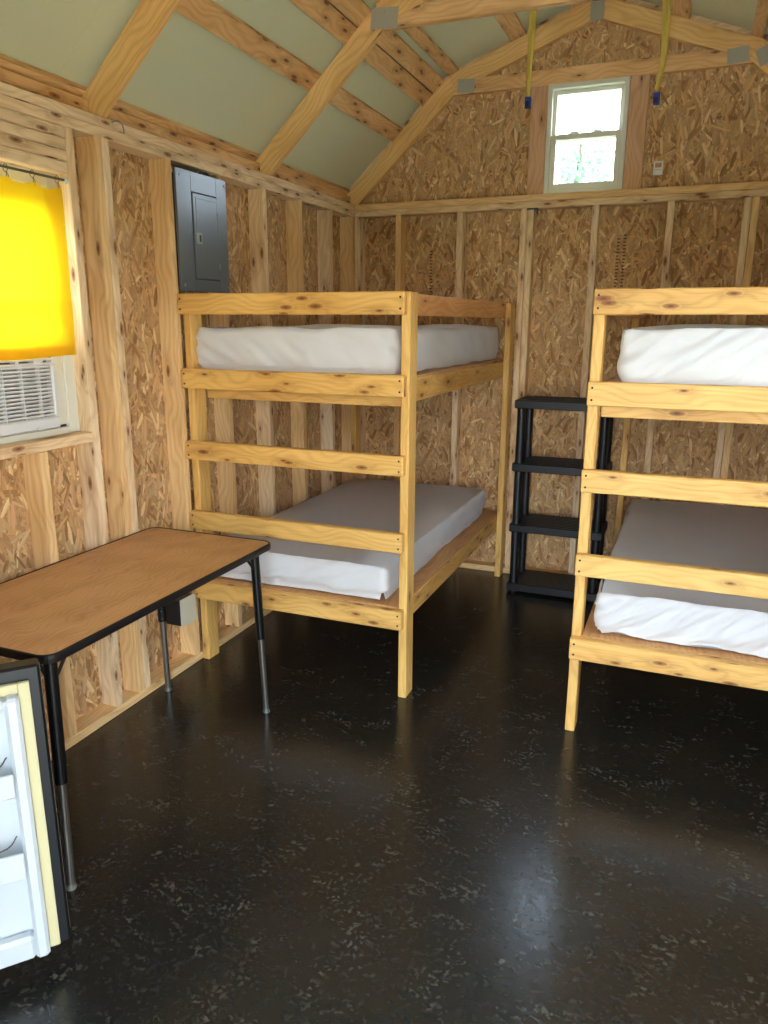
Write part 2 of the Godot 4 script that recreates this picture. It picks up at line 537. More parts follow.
func build_wall_back() -> void:
	var w := thing("wall_back", "back gable wall of pine studs over brown strand board", "wall", Vector3.ZERO, "", "structure")
	osb("sheathing_panel", Vector3(-0.088, 0, -0.103), Vector3(1.115, 2.345, -0.089), w)
	osb("sheathing_panel", Vector3(1.117, 0, -0.103), Vector3(2.334, 2.345, -0.089), w)
	osb("sheathing_panel", Vector3(2.336, 0, -0.103), Vector3(W + 0.088, 2.345, -0.089), w)
	gable_panel(-0.10, 1.205, 2.347, -0.103, -0.089, w)
	gable_panel(1.655, 2.372, 2.347, -0.103, -0.089, w)
	gable_panel(2.372, W + 0.10, 2.347, -0.103, -0.089, w)
	gable_panel(1.205, 1.655, 2.957, -0.103, -0.089, w)
	for x in [0.019, 0.304, 0.710, 1.105, 1.145, 1.522, 1.929, 2.316, 2.356, 2.735, W - 0.02]:
		board("stud", Vector3(x - 0.019, 0.038, -0.089), Vector3(x + 0.019, HP, 0), pick([M.stud, M.stud_pale, M.stud_gold]), w)
	board("bottom_plate", Vector3(0.0, 0.0, -0.089), Vector3(W, 0.038, 0), M.stud_gold, w)
	board("top_plate", Vector3(0.0, HP, -0.089), Vector3(W, HP + 0.0375, 0), M.stud, w)
	board("top_plate", Vector3(0.0, HP + 0.0385, -0.089), Vector3(W, HP + 0.076, -0.001), M.stud_gold, w)
	# flat boards either side of the gable window
	board("window_casing", Vector3(1.104, HP + 0.077, -0.089), Vector3(1.203, 2.955, -0.051), M.trim, w)
	board("window_casing", Vector3(1.655, HP + 0.077, -0.089), Vector3(1.756, 2.955, -0.051), M.trim, w)
	# rake strips close the gap between gable and roofing outside
	for s in [0, 1]:
		for e in [[LOW_FROM - LOW_DIR * 0.16, KNEE + LOW_DIR * 0.03], [KNEE - UP_DIR * 0.03, APEX]]:
			var a: Vector2 = e[0]
			var b: Vector2 = e[1]
			var n := Vector2(-(b - a).y, (b - a).x).normalized() * 0.045
			var d := -n * 1.4
			var poly := PackedVector2Array([a + d, b + d, b + n, a + n])
			if s == 1:
				for k in 4: poly[k].x = 2 * RIDGE - poly[k].x
			part("rake_board", prism_mesh(poly, -0.130, -0.104, (b - a).normalized()), M.stud, w)
	# rows of dashes stamped on the sheathing
	for q in [[0.500, 1.800, 15], [1.655, 1.780, 18], [1.690, 1.800, 18]]:
		var marks := []
		for k in int(q[2]):
			var y: float = q[1] + k * 0.019
			marks.append([Vector3(q[0] - 0.010, y, -0.0892), Vector3(q[0] + (0.008 if k % 3 else 0.003), y + 0.007, -0.0886)])
		var stamp := boxes("stamped_print", marks, M.ink, w, 0.0)
		stamp.set_meta("kind", "stuff")
	# teal plastic clip left at the head of the double stud
	var clip := thing("plastic_clip", "small teal plastic clip at the head of a doubled back wall stud", "clip", Vector3(1.164, HP - 0.004, 0.0))
	boxes("clip_body", [[Vector3(-0.04, -0.004, 0.0), Vector3(0.028, 0.004, 0.010)], [Vector3(0.020, -0.034, 0.0), Vector3(0.028, -0.004, 0.010)]], M.teal, clip, 0.001)

func build_wall_front() -> void:
	var w := thing("wall_front", "front gable wall with the open doorway", "wall", Vector3.ZERO, "", "structure")
	var z0 := L + 0.089
	var z1 := L + 0.103
	osb("sheathing_panel", Vector3(-0.088, 0, z0), Vector3(1.60, 2.345, z1), w)
	osb("sheathing_panel", Vector3(2.60, 0, z0), Vector3(W + 0.088, 2.345, z1), w)
	osb("sheathing_panel", Vector3(1.601, 2.06, z0), Vector3(2.599, 2.345, z1), w)
	gable_panel(-0.10, RIDGE, 2.347, z0, z1, w)
	gable_panel(RIDGE, W + 0.10, 2.347, z0, z1, w)
	for x in [0.02, 0.41, 0.81, 1.21, 1.58, 2.62, W - 0.02]:
		board("stud", Vector3(x - 0.019, 0.038, L), Vector3(x + 0.019, HP, z0), M.stud, w)
	board("header_board", Vector3(1.600, 2.06, L), Vector3(2.600, 2.149, z0), M.stud_gold, w)
	board("header_board", Vector3(1.600, 2.15, L), Vector3(2.600, HP, z0), M.stud_gold, w)
	board("bottom_plate", Vector3(0, 0, L), Vector3(1.599, 0.038, z0), M.stud_gold, w)
	board("bottom_plate", Vector3(2.601, 0, L), Vector3(W, 0.038, z0), M.stud_gold, w)
	board("top_plate", Vector3(0, HP, L), Vector3(W, HP + 0.076, z0), M.stud, w)
	for s in [0, 1]:
		for e in [[LOW_FROM - LOW_DIR * 0.16, KNEE + LOW_DIR * 0.03], [KNEE - UP_DIR * 0.03, APEX]]:
			var a: Vector2 = e[0]
			var b: Vector2 = e[1]
			var n := Vector2(-(b - a).y, (b - a).x).normalized() * 0.045
			var d := -n * 1.4
			var poly := PackedVector2Array([a + d, b + d, b + n, a + n])
			if s == 1:
				for k in 4: poly[k].x = 2 * RIDGE - poly[k].x
			part("rake_board", prism_mesh(poly, z1 + 0.001, z1 + 0.027, (b - a).normalized()), M.stud, w)
	# the plank door stands folded back against the outside of the wall
	var d := thing("door_1", "wooden plank door folded back outside the doorway", "door", Vector3(1.59, 0, z1 + 0.03), "", "structure")
	for k in 7:
		board("plank", Vector3(-1.03 + k * 0.1465, 0.02, 0.0), Vector3(-1.03 + k * 0.1465 + 0.145, 2.03, 0.02), M.stud, d)
	for y in [0.15, 1.0, 1.85]:
		board("batten", Vector3(-1.02, y - 0.045, 0.0205), Vector3(-0.02, y + 0.045, 0.04), M.stud_gold, d)

# one roof truss: four rafters, a collar tie and pressed nail plates
func truss(parent: Node, z: float, thick: float) -> void:
	var t := Node3D.new()
	put(t, "roof_truss", parent)
	var deep := 0.100
	var z0 := z - thick
	for s in [0, 1]:
		var nl := Vector2(LOW_DIR.y, -LOW_DIR.x) * deep
		var nu := Vector2(UP_DIR.y, -UP_DIR.x) * deep
		var foot := HP + 0.077
		var o := LOW_FROM + LOW_DIR * ((foot - LOW_FROM.y) / LOW_DIR.y)
		var i0 := LOW_FROM + nl
		var i := i0 + LOW_DIR * ((foot - i0.y) / LOW_DIR.y)
		# where the inner lines of the two rafters meet
		var hit = Geometry2D.line_intersects_line(i, LOW_DIR, UP_FROM + nu, UP_DIR)
		var low := PackedVector2Array([o, i, hit, KNEE])
		var top := PackedVector2Array([KNEE + UP_DIR * 0.0008, hit + UP_DIR * 0.0008, Vector2(RIDGE - 0.0005, (UP_FROM + nu + UP_DIR * ((RIDGE - UP_FROM.x - nu.x) / UP_DIR.x)).y), Vector2(RIDGE - 0.0005, APEX.y)])
		var d1 := LOW_DIR
		var d2 := UP_DIR
		if s == 1:
			for k in low.size(): low[k].x = 2 * RIDGE - low[k].x
			for k in top.size(): top[k].x = 2 * RIDGE - top[k].x
			d1.x = -d1.x
			d2.x = -d2.x
		part("rafter", prism_mesh(low, z0, z, d1), M.truss, t)
		part("rafter", prism_mesh(top, z0, z, d2), M.truss, t)
	# collar tie cut to the rafters' inner edges
	var yb := 2.955
	var yt := 3.036
	var nu := Vector2(UP_DIR.y, -UP_DIR.x) * deep
	var u0 := UP_FROM + nu
	var xb := u0.x + (yb - u0.y) * UP_DIR.x / UP_DIR.y + 0.003
	var xt := u0.x + (yt - u0.y) * UP_DIR.x / UP_DIR.y + 0.003
	var tie := PackedVector2Array([Vector2(xb, yb), Vector2(2 * RIDGE - xb, yb), Vector2(2 * RIDGE - xt, yt), Vector2(xt, yt)])
	part("collar_tie", prism_mesh(tie, z0, z, Vector2.RIGHT), M.purlin, t)
	# nail plates: sheets with rows of punched teeth marks
	for s in [-1.0, 1.0]:
		var inset := 0.71 if z < 0.0 else 0.64
		nail_plate(t, Vector3(RIDGE + s * (RIDGE - inset), 2.998, z), Vector2(0.105, 0.075) if z < 0.0 else Vector2(0.135, 0.09), s * 0.08)
		if z < 0.0 and s > 0.0: nail_plate(t, Vector3(RIDGE + s * (RIDGE - 0.575), 2.985, z), Vector2(0.085, 0.085), s * 0.4)
	nail_plate(t, Vector3(RIDGE, 3.300, z), Vector2(0.075, 0.095), 0.0)

func nail_plate(parent: Node, at: Vector3, size: Vector2, turn: float) -> void:
	var st := new_st()
	chamfer(st, Vector3(size.x, size.y, 0.0016), 0.0004, Transform3D(Basis.IDENTITY, Vector3(0, 0, 0.0008)), 0.3, 0.3)
	for i in 5:
		for j in 3:
			var p := Vector3((i - 2) * size.x / 5.4, (j - 1) * size.y / 3.4, 0.0024)
			chamfer(st, Vector3(size.x / 14.0, size.y / 5.0, 0.0022), 0.0006, Transform3D(Basis.IDENTITY, p), 0.3, 0.3)
	part("nail_plate", st.commit(), M.nail_plate, parent, Transform3D(Basis(Vector3.BACK, turn), at))

func build_ceiling() -> void:
	var c := thing("ceiling", "open gambrel roof of pine trusses and purlins under bare metal sheets", "ceiling", Vector3.ZERO, "", "structure")
	for z in [-0.050, 1.080, 2.300, 3.52, L + 0.088]:
		truss(c, z, 0.038)
	var z0 := -0.102
	var z1 := L + 0.102
	for s in [0, 1]:
		for p in [[0, -0.116, -0.026], [0, 0.383, 0.475], [0, 0.650, 0.741], [0, 0.748, 0.839], [1, -0.014, 0.046], [1, 0.382, 0.474], [1, 0.745, 0.835]]:
			var dir: Vector2 = LOW_DIR if p[0] == 0 else UP_DIR
			var from: Vector2 = LOW_FROM if p[0] == 0 else UP_FROM
			var n := Vector2(-dir.y, dir.x)
			var mid: Vector2 = from + dir * ((p[1] + p[2]) * 0.5) + n * 0.0195
			if s == 1:
				mid.x = 2 * RIDGE - mid.x
				dir.x = -dir.x
				n.x = -n.x
			var st := new_st()
			chamfer(st, Vector3(z1 - z0, 0.037, p[2] - p[1]), 0.002)
			var bx := Vector3.BACK
			var by := Vector3(n.x, n.y, 0)
			part("purlin", st.commit(), M.purlin, c, Transform3D(Basis(bx, by, bx.cross(by)), Vector3(mid.x, mid.y, (z0 + z1) * 0.5)))
		# roofing sheets: overlapping lengths with a raised rib at each lap
		for q in [[LOW_FROM - LOW_DIR * 0.17, KNEE + LOW_DIR * 0.018, LOW_DIR], [KNEE - UP_DIR * 0.012, APEX, UP_DIR]]:
			var a: Vector2 = q[0]
			var b: Vector2 = q[1]
			var dir: Vector2 = q[2]
			var n := Vector2(-dir.y, dir.x)
			var mid := (a + b) * 0.5 + n * 0.040
			if s == 1:
				mid.x = 2 * RIDGE - mid.x
				dir.x = -dir.x
				n.x = -n.x
			var bx := Vector3(dir.x, dir.y, 0)
			var by := Vector3(n.x, n.y, 0)
			var nsheet := 6
			var wz := (z1 - z0 + 0.06) / nsheet
			for k in nsheet:
				var st := new_st()
				chamfer(st, Vector3((b - a).length(), 0.0015, wz + 0.02), 0.0003, Transform3D(Basis.IDENTITY, Vector3(0, 0.0016 * (k % 2), 0)), 1.2, 1.2)
				for r in 4:
					chamfer(st, Vector3((b - a).length() - 0.01, 0.010, 0.022), 0.004, Transform3D(Basis.IDENTITY, Vector3(0, 0.007, (r - 1.5) * 0.225)), 1.2, 1.2)
				part("roof_sheet", st.commit(), M.roof, c, Transform3D(Basis(bx, by, bx.cross(by)), Vector3(mid.x, mid.y, z0 - 0.03 + wz * (k + 0.5))))
	# blocking boards stand on the plates between the truss feet
	var feet := [-0.050, 1.080, 2.300, 3.520, L + 0.088]
	for s in [0, 1]:
		for k in 4:
			var xa := -0.0885 if s == 0 else W + 0.0495
			board("eave_blocking", Vector3(xa, HP + 0.0768, feet[k] + 0.001), Vector3(xa + 0.039, 2.4215, feet[k + 1] - 0.039), M.purlin, c)
	# ridge cap closes the roof outside
	var cap := PackedVector2Array([Vector2(-0.16, -0.012), Vector2(0, 0.050), Vector2(0.16, -0.012), Vector2(0.16, 0.0), Vector2(0, 0.062), Vector2(-0.16, 0.0)])
	for k in 6: cap[k] += APEX
	part("ridge_cap", prism_mesh(cap, z0, z1), M.roof, c)
	for s in [-1.0, 1.0]:
		var e: Vector2 = KNEE + Vector2(0, 0.060)
		e.x = RIDGE + s * (RIDGE - KNEE.x)
		var kc := PackedVector2Array([e + Vector2(s * 0.10, -0.075), e + Vector2(s * 0.004, 0.0), e + Vector2(-s * 0.13, 0.038), e + Vector2(-s * 0.13, 0.044), e + Vector2(s * 0.006, 0.008), e + Vector2(s * 0.11, -0.073)])
		part("knee_flashing", prism_mesh(kc, z0, z1), M.roof, c)

func frame_part(called: String, lo: Vector3, hi: Vector3, wide: float, axis: int, mat_: Material, parent: Node, bottom := -1.0) -> void:
	# four mitre-less bars round an opening; axis is the thin direction (0 = x, 2 = z)
	var b := wide if bottom < 0.0 else bottom
	var a := 2 if axis == 0 else 0
	var list := []
	var l0 := lo
	var h0 := hi
	h0[a] = lo[a] + wide
	list.append([l0, h0])
	l0 = lo
	h0 = hi
	l0[a] = hi[a] - wide
	list.append([l0, h0])
	l0 = lo
	h0 = hi
	l0[a] += wide
	h0[a] -= wide
	h0.y = lo.y + b
	list.append([l0, h0])
	l0 = lo
	h0 = hi
	l0[a] += wide
	h0[a] -= wide
	l0.y = hi.y - wide
	list.append([l0, h0])
	boxes(called, list, mat_, parent)

func build_windows() -> void:
	# side window behind the yellow curtain
	var w := thing("window_1", "white vinyl side window holding the air conditioner", "window", Vector3.ZERO, "", "structure")
	frame_part("window_frame", Vector3(-0.108, 1.2125, 2.4843), Vector3(-0.058, 2.1345, 3.1027), 0.050, 0, M.vinyl, w, 0.024)
	frame_part("upper_sash", Vector3(-0.104, 1.525, 2.5345), Vector3(-0.080, 2.0845, 3.0525), 0.060, 0, M.vinyl, w)
	boxes("window_pane", [[Vector3(-0.094, 1.580, 2.590), Vector3(-0.090, 2.028, 2.998)]], M.glass, w, 0.0)
	frame_part("raised_sash", Vector3(-0.079, 1.524, 2.540), Vector3(-0.062, 1.70, 3.047), 0.030, 0, M.vinyl, w)
	boxes("side_filler", [[Vector3(-0.090, 1.2465, 2.5345), Vector3(-0.066, 1.523, 2.6145)], [Vector3(-0.090, 1.2465, 3.0305), Vector3(-0.066, 1.523, 3.0525)], [Vector3(-0.106, 1.5125, 2.5345), Vector3(-0.080, 1.5245, 3.0525)]], M.vinyl, w)
	var v := thing("window_3", "unseen white vinyl window added in the right wall for fill light", "window", Vector3.ZERO, "", "structure")  # out of view, added to let fill light into the room
	frame_part("window_frame", Vector3(W + 0.058, 1.2125, 2.322), Vector3(W + 0.108, 2.130, 2.918), 0.035, 0, M.vinyl, v)
	frame_part("upper_sash", Vector3(W + 0.084, 1.660, 2.358), Vector3(W + 0.104, 2.094, 2.882), 0.028, 0, M.vinyl, v)
	frame_part("lower_sash", Vector3(W + 0.062, 1.248, 2.358), Vector3(W + 0.082, 1.688, 2.882), 0.028, 0, M.vinyl, v)
	boxes("window_pane", [[Vector3(W + 0.092, 1.689, 2.387), Vector3(W + 0.096, 2.065, 2.853)]], M.glass, v, 0.0)
	boxes("window_pane", [[Vector3(W + 0.070, 1.277, 2.387), Vector3(W + 0.074, 1.659, 2.853)]], M.glass, v, 0.0)
	# gable window: two sashes
	var g := thing("window_2", "small white single-hung window high in the gable", "window", Vector3.ZERO, "", "structure")
	frame_part("window_frame", Vector3(1.2045, 2.366, -0.115), Vector3(1.6535, 2.955, -0.048), 0.026, 2, M.vinyl, g)
	frame_part("upper_sash", Vector3(1.2310, 2.655, -0.108), Vector3(1.6270, 2.928, -0.085), 0.022, 2, M.vinyl, g)
	frame_part("lower_sash", Vector3(1.2310, 2.393, -0.084), Vector3(1.6270, 2.690, -0.060), 0.030, 2, M.vinyl, g)
	boxes("window_pane", [[Vector3(1.252, 2.676, -0.099), Vector3(1.606, 2.907, -0.095)]], M.glass, g, 0.0)
	boxes("window_pane", [[Vector3(1.260, 2.422, -0.074), Vector3(1.598, 2.661, -0.070)]], M.glass, g, 0.0)
	boxes("sash_lock", [[Vector3(1.34, 2.690, -0.082), Vector3(1.385, 2.698, -0.062)], [Vector3(1.47, 2.690, -0.082), Vector3(1.515, 2.698, -0.062)]], M.vinyl, g)

# ------------------------------------------------------------------ bunk beds
func bunk_bed(x0: float, x1: float, open_left: bool, label: String) -> Node3D:
	var b := thing("bunk_bed", label, "bunk bed", Vector3.ZERO, "bunk beds along the back wall")
	var zf := 1.878
	for p in [[x0, 0.003], [x1 - 0.038, 0.003], [x0, zf - 0.089], [x1 - 0.038, zf - 0.089]]:
		board("post", Vector3(p[0], 0.0, p[1]), Vector3(p[0] + 0.038, 1.744, p[1] + 0.089), M.bunk_clear, b, 0.004)
	var a := x0 if open_left else x0 - 0.001
	var e := x1 if open_left else x1 - 0.011
	for y in [[1.656, 1.744], [1.335, 1.422], [1.013, 1.097], [0.683, 0.767], [0.335, 0.424]]:
		var r := board("front_rail", Vector3(a, y[0], zf + 0.0005), Vector3(e, y[1], zf + 0.0385), M.bunk if y[0] != 0.683 else M.bunk_clear, b, 0.004)
		var m: float = (y[0] + y[1]) * 0.5
		screw_heads(r, [Vector3(a + 0.017, m + 0.022, zf + 0.0385), Vector3(a + 0.017, m - 0.022, zf + 0.0385), Vector3(e - 0.017, m + 0.022, zf + 0.0385), Vector3(e - 0.017, m - 0.022, zf + 0.0385)], Vector3.BACK)
	# side rails on the inner faces of the posts
	for s in [0, 1]:
		var xa := x0 + 0.0385 if s == 0 else x1 - 0.0385 - 0.036
		for y in [[1.655, 1.742], [1.300, 1.396], [0.325, 0.414]]:
			var aisle: bool = (s == 0) == open_left
			if not aisle and y[0] > 1.6: continue
			board("side_rail", Vector3(xa, y[0], 0.003), Vector3(xa + 0.036, y[1], zf - 0.001 if y[0] > 1.6 else 1.7445), M.bunk_red if aisle and y[0] > 1.6 else M.bunk, b, 0.003)
	for y in [[1.300, 1.396], [0.325, 0.414]]:
		for z in [0.012, 0.60, 1.20, 1.745]:
			var f := 0.018 if (z > 1.7 and y[0] > 1.0) else 0.0
			board("cross_bearer", Vector3(x0 + (0.0395 if z > 1.7 else 0.0755), y[0] - f, z), Vector3(x1 - (0.0395 if z > 1.7 else 0.0755), y[1] - f, z + 0.038), M.bunk, b, 0.003)
	for y in [1.3965, 0.4145]:
		board("deck", Vector3(x0 + 0.041, y, 0.005), Vector3(x1 - 0.041, y + 0.0115, zf - 0.001), M.plywood, b, 0.001)
	return b

# a mattress in a fitted sheet: rounded box with creases, sagging hem and gathered corners
func mattress(lo: Vector3, hi: Vector3, seed_: int, crease: float, diag: float, hem: float, label: String) -> void:
	var half := (hi - lo) * 0.5
	var mid := (hi + lo) * 0.5
	var r := 0.030
	var fold := noise(seed_, 1.0, 3)
	var soft := noise(seed_ + 7, 1.0, 2)
	var verts := PackedVector3Array()
	var index := {}
	var st := new_st()
	st.set_smooth_group(0)
	var step := 0.0135
	var shape := func(p: Vector3) -> Vector3:
		var q := Vector3(clampf(p.x, -half.x + r, half.x - r), clampf(p.y, -half.y + r, half.y - r), clampf(p.z, -half.z + r, half.z - r))
		var n := p - q
		n = n.normalized() if n.length() > 1e-6 else Vector3.UP
		var o := q + n * r
		var side := 1.0 - absf(n.y)
		var up := clampf((o.y + half.y) / (2.0 * half.y), 0.0, 1.0)
		# slanting creases on the sides, long soft ones on top
		var along := o.x - o.z
		var c := cos(diag)
		var s := sin(diag)
		var u := along * c + o.y * s
		var v := -along * s + o.y * c
		var near := 0.6 + 0.25 * exp(-absf(half.x - absf(o.x)) * 4.5)
		near *= lerpf(0.12, 1.0, clampf(absf(n.z) * 1.4, 0.0, 1.0))
		var d_side := (0.5 - absf(fold.get_noise_2d(u * 1.7, v * 9.0)) * 2.2) * crease * near * clampf(1.0 + n.y, 0.0, 1.0)
		d_side += soft.get_noise_2d(along * 3.0, o.y * 4.0) * 0.010
		var d_top := (0.35 - absf(fold.get_noise_2d(o.x * 1.6 + o.z * 0.8, o.z * 5.5 - o.x * 2.2))) * crease * 0.7
		d_top += soft.get_noise_2d(o.x * 1.8, o.z * 1.6) * 0.012
		var d := lerpf(d_side, d_top, smoothstep(0.1, 0.9, n.y))
		o += n * d
		# bulging sides, hem drawn in unevenly below
		if side > 0.3:
			var out := Vector3(n.x, 0, n.z)
			o += out * 0.009 * sin(PI * up)
			var low := clampf(1.0 - up * 3.2, 0.0, 1.0)
			var wave := 0.5 + 0.8 * soft.get_noise_2d(along * 9.0 + 30.0, 4.0)
			o += Vector3(0, 1, 0) * low * hem * clampf(wave, 0.0, 1.0)
			o -= out * low * 0.012
		return o
	for k in 3:
		var i := (k + 1) % 3
		var j := (k + 2) % 3
		var ni := maxi(2, int(2.0 * half[i] / step))
		var nj := maxi(2, int(2.0 * half[j] / step))
		for sk in [-1.0, 1.0]:
			if k == 1 and sk < 0.0:
				ni = 6
				nj = 6
			var grid := []
			for a in ni + 1:
				var row := []
				for b in nj + 1:
					var p := Vector3.ZERO
					p[k] = sk * half[k]
					p[i] = half[i] * (2.0 * a / ni - 1.0)
					p[j] = half[j] * (2.0 * b / nj - 1.0)
					row.append(shape.call(p))
				grid.append(row)
			for a in ni:
				for b in nj:
					var q := [grid[a][b], grid[a + 1][b], grid[a + 1][b + 1], grid[a][b + 1]]
					var order := [0, 2, 1, 0, 3, 2] if sk > 0.0 else [0, 1, 2, 0, 2, 3]
					for m in order:
						st.add_vertex(q[m])
	st.generate_normals()
	var t := thing("mattress", label, "mattress", Vector3(mid.x, lo.y, mid.z), "sheeted mattresses on the bunks")
	part("fitted_sheet", st.commit(), M.sheet, t, Transform3D(Basis.IDENTITY, Vector3(0, mid.y - lo.y, 0)))

# ------------------------------------------------------------------ furniture
func build_table() -> void:
	var t := thing("folding_table", "long wood-look laminate table with black edge and chrome-footed legs against the left wall", "table", Vector3(0.309, 0, 2.775))
	var hx := 0.300
	var hz := 0.590
	var outline := func(gx: float, gz: float, r: float) -> PackedVector2Array:
		var p := PackedVector2Array()
		for q in [[1, 1, 0], [-1, 1, 1], [-1, -1, 2], [1, -1, 3]]:
			for k in 7:
				var a: float = (q[2] + k / 6.0) * PI / 2
				p.append(Vector2(q[0] * (gx - r) + cos(a) * r, q[1] * (gz - r) + sin(a) * r))
		return p
	# the outlines lie in x and y of the prism; turned so that its thickness points up
	var flat := Basis(Vector3.RIGHT, Vector3.BACK, Vector3.DOWN)
	part("table_top", prism_mesh(outline.call(hx - 0.004, hz - 0.004, 0.04), -0.012, 0.014, Vector2.DOWN, 0.9, 0.22), M.laminate, t, Transform3D(flat, Vector3(0, 0.746, 0)))
	# black edge band, a rounded strip all round
	var ring: PackedVector2Array = outline.call(hx, hz, 0.043)
	var st := new_st()
	var prof := [Vector2(-0.004, 0.7595), Vector2(0.0, 0.7605), Vector2(0.004, 0.757), Vector2(0.0048, 0.7465), Vector2(0.004, 0.736), Vector2(0.0, 0.7325), Vector2(-0.006, 0.7325)]
	for k in ring.size():
		var a := ring[k]
		var b := ring[(k + 1) % ring.size()]
		if a.distance_to(b) < 1e-5: continue
		var na := a.normalized()
		var nb := b.normalized()
		na = Vector2(a.x / absf(a.x) if absf(a.x) > hx - 0.02 else a.x / hx, a.y / absf(a.y) if absf(a.y) > hz - 0.02 else 0.0).normalized()
		nb = Vector2(b.x / absf(b.x) if absf(b.x) > hx - 0.02 else b.x / hx, b.y / absf(b.y) if absf(b.y) > hz - 0.02 else 0.0).normalized()
		for m in prof.size() - 1:
			var p0: Vector2 = prof[m]
			var p1: Vector2 = prof[m + 1]
			var A := Vector3(a.x + na.x * p0.x, p0.y, a.y + na.y * p0.x)
			var B := Vector3(b.x + nb.x * p0.x, p0.y, b.y + nb.y * p0.x)
			var C := Vector3(b.x + nb.x * p1.x, p1.y, b.y + nb.y * p1.x)
			var D := Vector3(a.x + na.x * p1.x, p1.y, a.y + na.y * p1.x)
			var out := Vector3(na.x, 0.0, na.y) + Vector3(0, (p0.y + p1.y) * 0.5 - 0.7465, 0) * 60.0
			quad(st, A, B, C, D, out, [Vector2.ZERO, Vector2.ZERO, Vector2.ZERO, Vector2.ZERO])
	part("edge_band", st.commit(), M.edge, t)
	boxes("apron", [[Vector3(-0.235, 0.712, -0.54), Vector3(0.235, 0.733, -0.515)], [Vector3(-0.235, 0.712, 0.515), Vector3(0.235, 0.733, 0.54)], [Vector3(-0.235, 0.712, -0.515), Vector3(-0.215, 0.733, 0.515)], [Vector3(0.215, 0.712, -0.515), Vector3(0.235, 0.733, 0.515)]], M.black_metal, t)
	for sx in [-1.0, 1.0]:
		for sz in [-1.0, 1.0]:
			var leg := Node3D.new()
			put(leg, "leg", t)
			var top := Vector3(sx * 0.243, 0.730, sz * 0.533)
			var foot := Vector3(sx * 0.256, 0.0, sz * 0.560)
			var at := func(h: float) -> Vector3: return foot.lerp(top, h / 0.730)
			tube_part("upper_tube", [at.call(0.345), at.call(0.730)], [0.0185, 0.0185], M.black_metal, leg, 14)
			tube_part("lower_tube", [at.call(0.018), at.call(0.345)], [0.0130, 0.0130], M.chrome, leg, 14)
			tube_part("foot_cap", [Vector3(foot.x, 0.0, foot.z), Vector3(foot.x, 0.006, foot.z), Vector3(foot.x, 0.014, foot.z), at.call(0.022)], [0.015, 0.016, 0.012, 0.010], M.zinc, leg, 14)
			tube_part("brace", [at.call(0.640), Vector3(sx * 0.243, 0.728, sz * 0.533 - sz * 0.075)], [0.005, 0.005], M.black_metal, leg, 8)
			tube_part("brace", [at.call(0.640), Vector3(sx * 0.243 - sx * 0.065, 0.728, sz * 0.533)], [0.005, 0.005], M.black_metal, leg, 8)
			for k in 6:      # pairs of height holes, marked by bright rivets
				var p: Vector3 = at.call(0.36 + k * 0.035)
				if sx < 0 and sz < 0:
					var s := SphereMesh.new()
					s.radius = 0.0035
					s.height = 0.007
					s.radial_segments = 8
					s.rings = 4
					part("height_stud", s, M.chrome, leg, Transform3D(Basis.IDENTITY, p + Vector3(0.008, 0, 0.0135)))

func build_shelf_unit() -> void:
	var u := thing("shelf_unit", "black plastic four-tier shelf unit between the two bunk beds", "shelf unit", Vector3(1.455, 0, 0.20))
	var hx := 0.275
	var hz := 0.155
	var tops := [0.062, 0.440, 0.815, 1.190]
	for k in 4:
		var y: float = tops[k]
		var st := new_st()
		# deck with ribs, deep moulded rim
		chamfer(st, Vector3(hx * 2 - 0.02, 0.008, hz * 2 - 0.02), 0.001, Transform3D(Basis.IDENTITY, Vector3(0, y - 0.006, 0)))
		for s in [-1.0, 1.0]:
			chamfer(st, Vector3(hx * 2, 0.048, 0.014), 0.004, Transform3D(Basis.IDENTITY, Vector3(0, y - 0.024, s * (hz - 0.007))))
			chamfer(st, Vector3(0.014, 0.048, hz * 2 - 0.02), 0.004, Transform3D(Basis.IDENTITY, Vector3(s * (hx - 0.007), y - 0.024, 0)))
			for m in [-1.0, 1.0]:
				chamfer(st, Vector3(0.074, 0.052, 0.074), 0.012, Transform3D(Basis.IDENTITY, Vector3(s * (hx - 0.036), y - 0.025, m * (hz - 0.036))))
		for m in 7:
			chamfer(st, Vector3(hx * 2 - 0.03, 0.004, 0.010), 0.001, Transform3D(Basis.IDENTITY, Vector3(0, y - 0.001, (m - 3) * 0.036)))
		part("shelf", st.commit(), M.black_plastic, u)
		for sx in [-1.0, 1.0]:
			for sz in [-1.0, 1.0]:
				var c := Vector3(sx * (hx - 0.036), 0, sz * (hz - 0.036))
				if k == 0:
					tube_part("foot", [c, c + Vector3(0, 0.012, 0)], [0.026, 0.026], M.black_plastic, u, 14)
				else:
					var y0: float = tops[k - 1] - 0.002
					tube_part("post", [c + Vector3(0, y0, 0), c + Vector3(0, y0 + 0.02, 0), c + Vector3(0, y - 0.06, 0), c + Vector3(0, y - 0.045, 0)], [0.030, 0.025, 0.025, 0.030], M.black_plastic, u, 14)

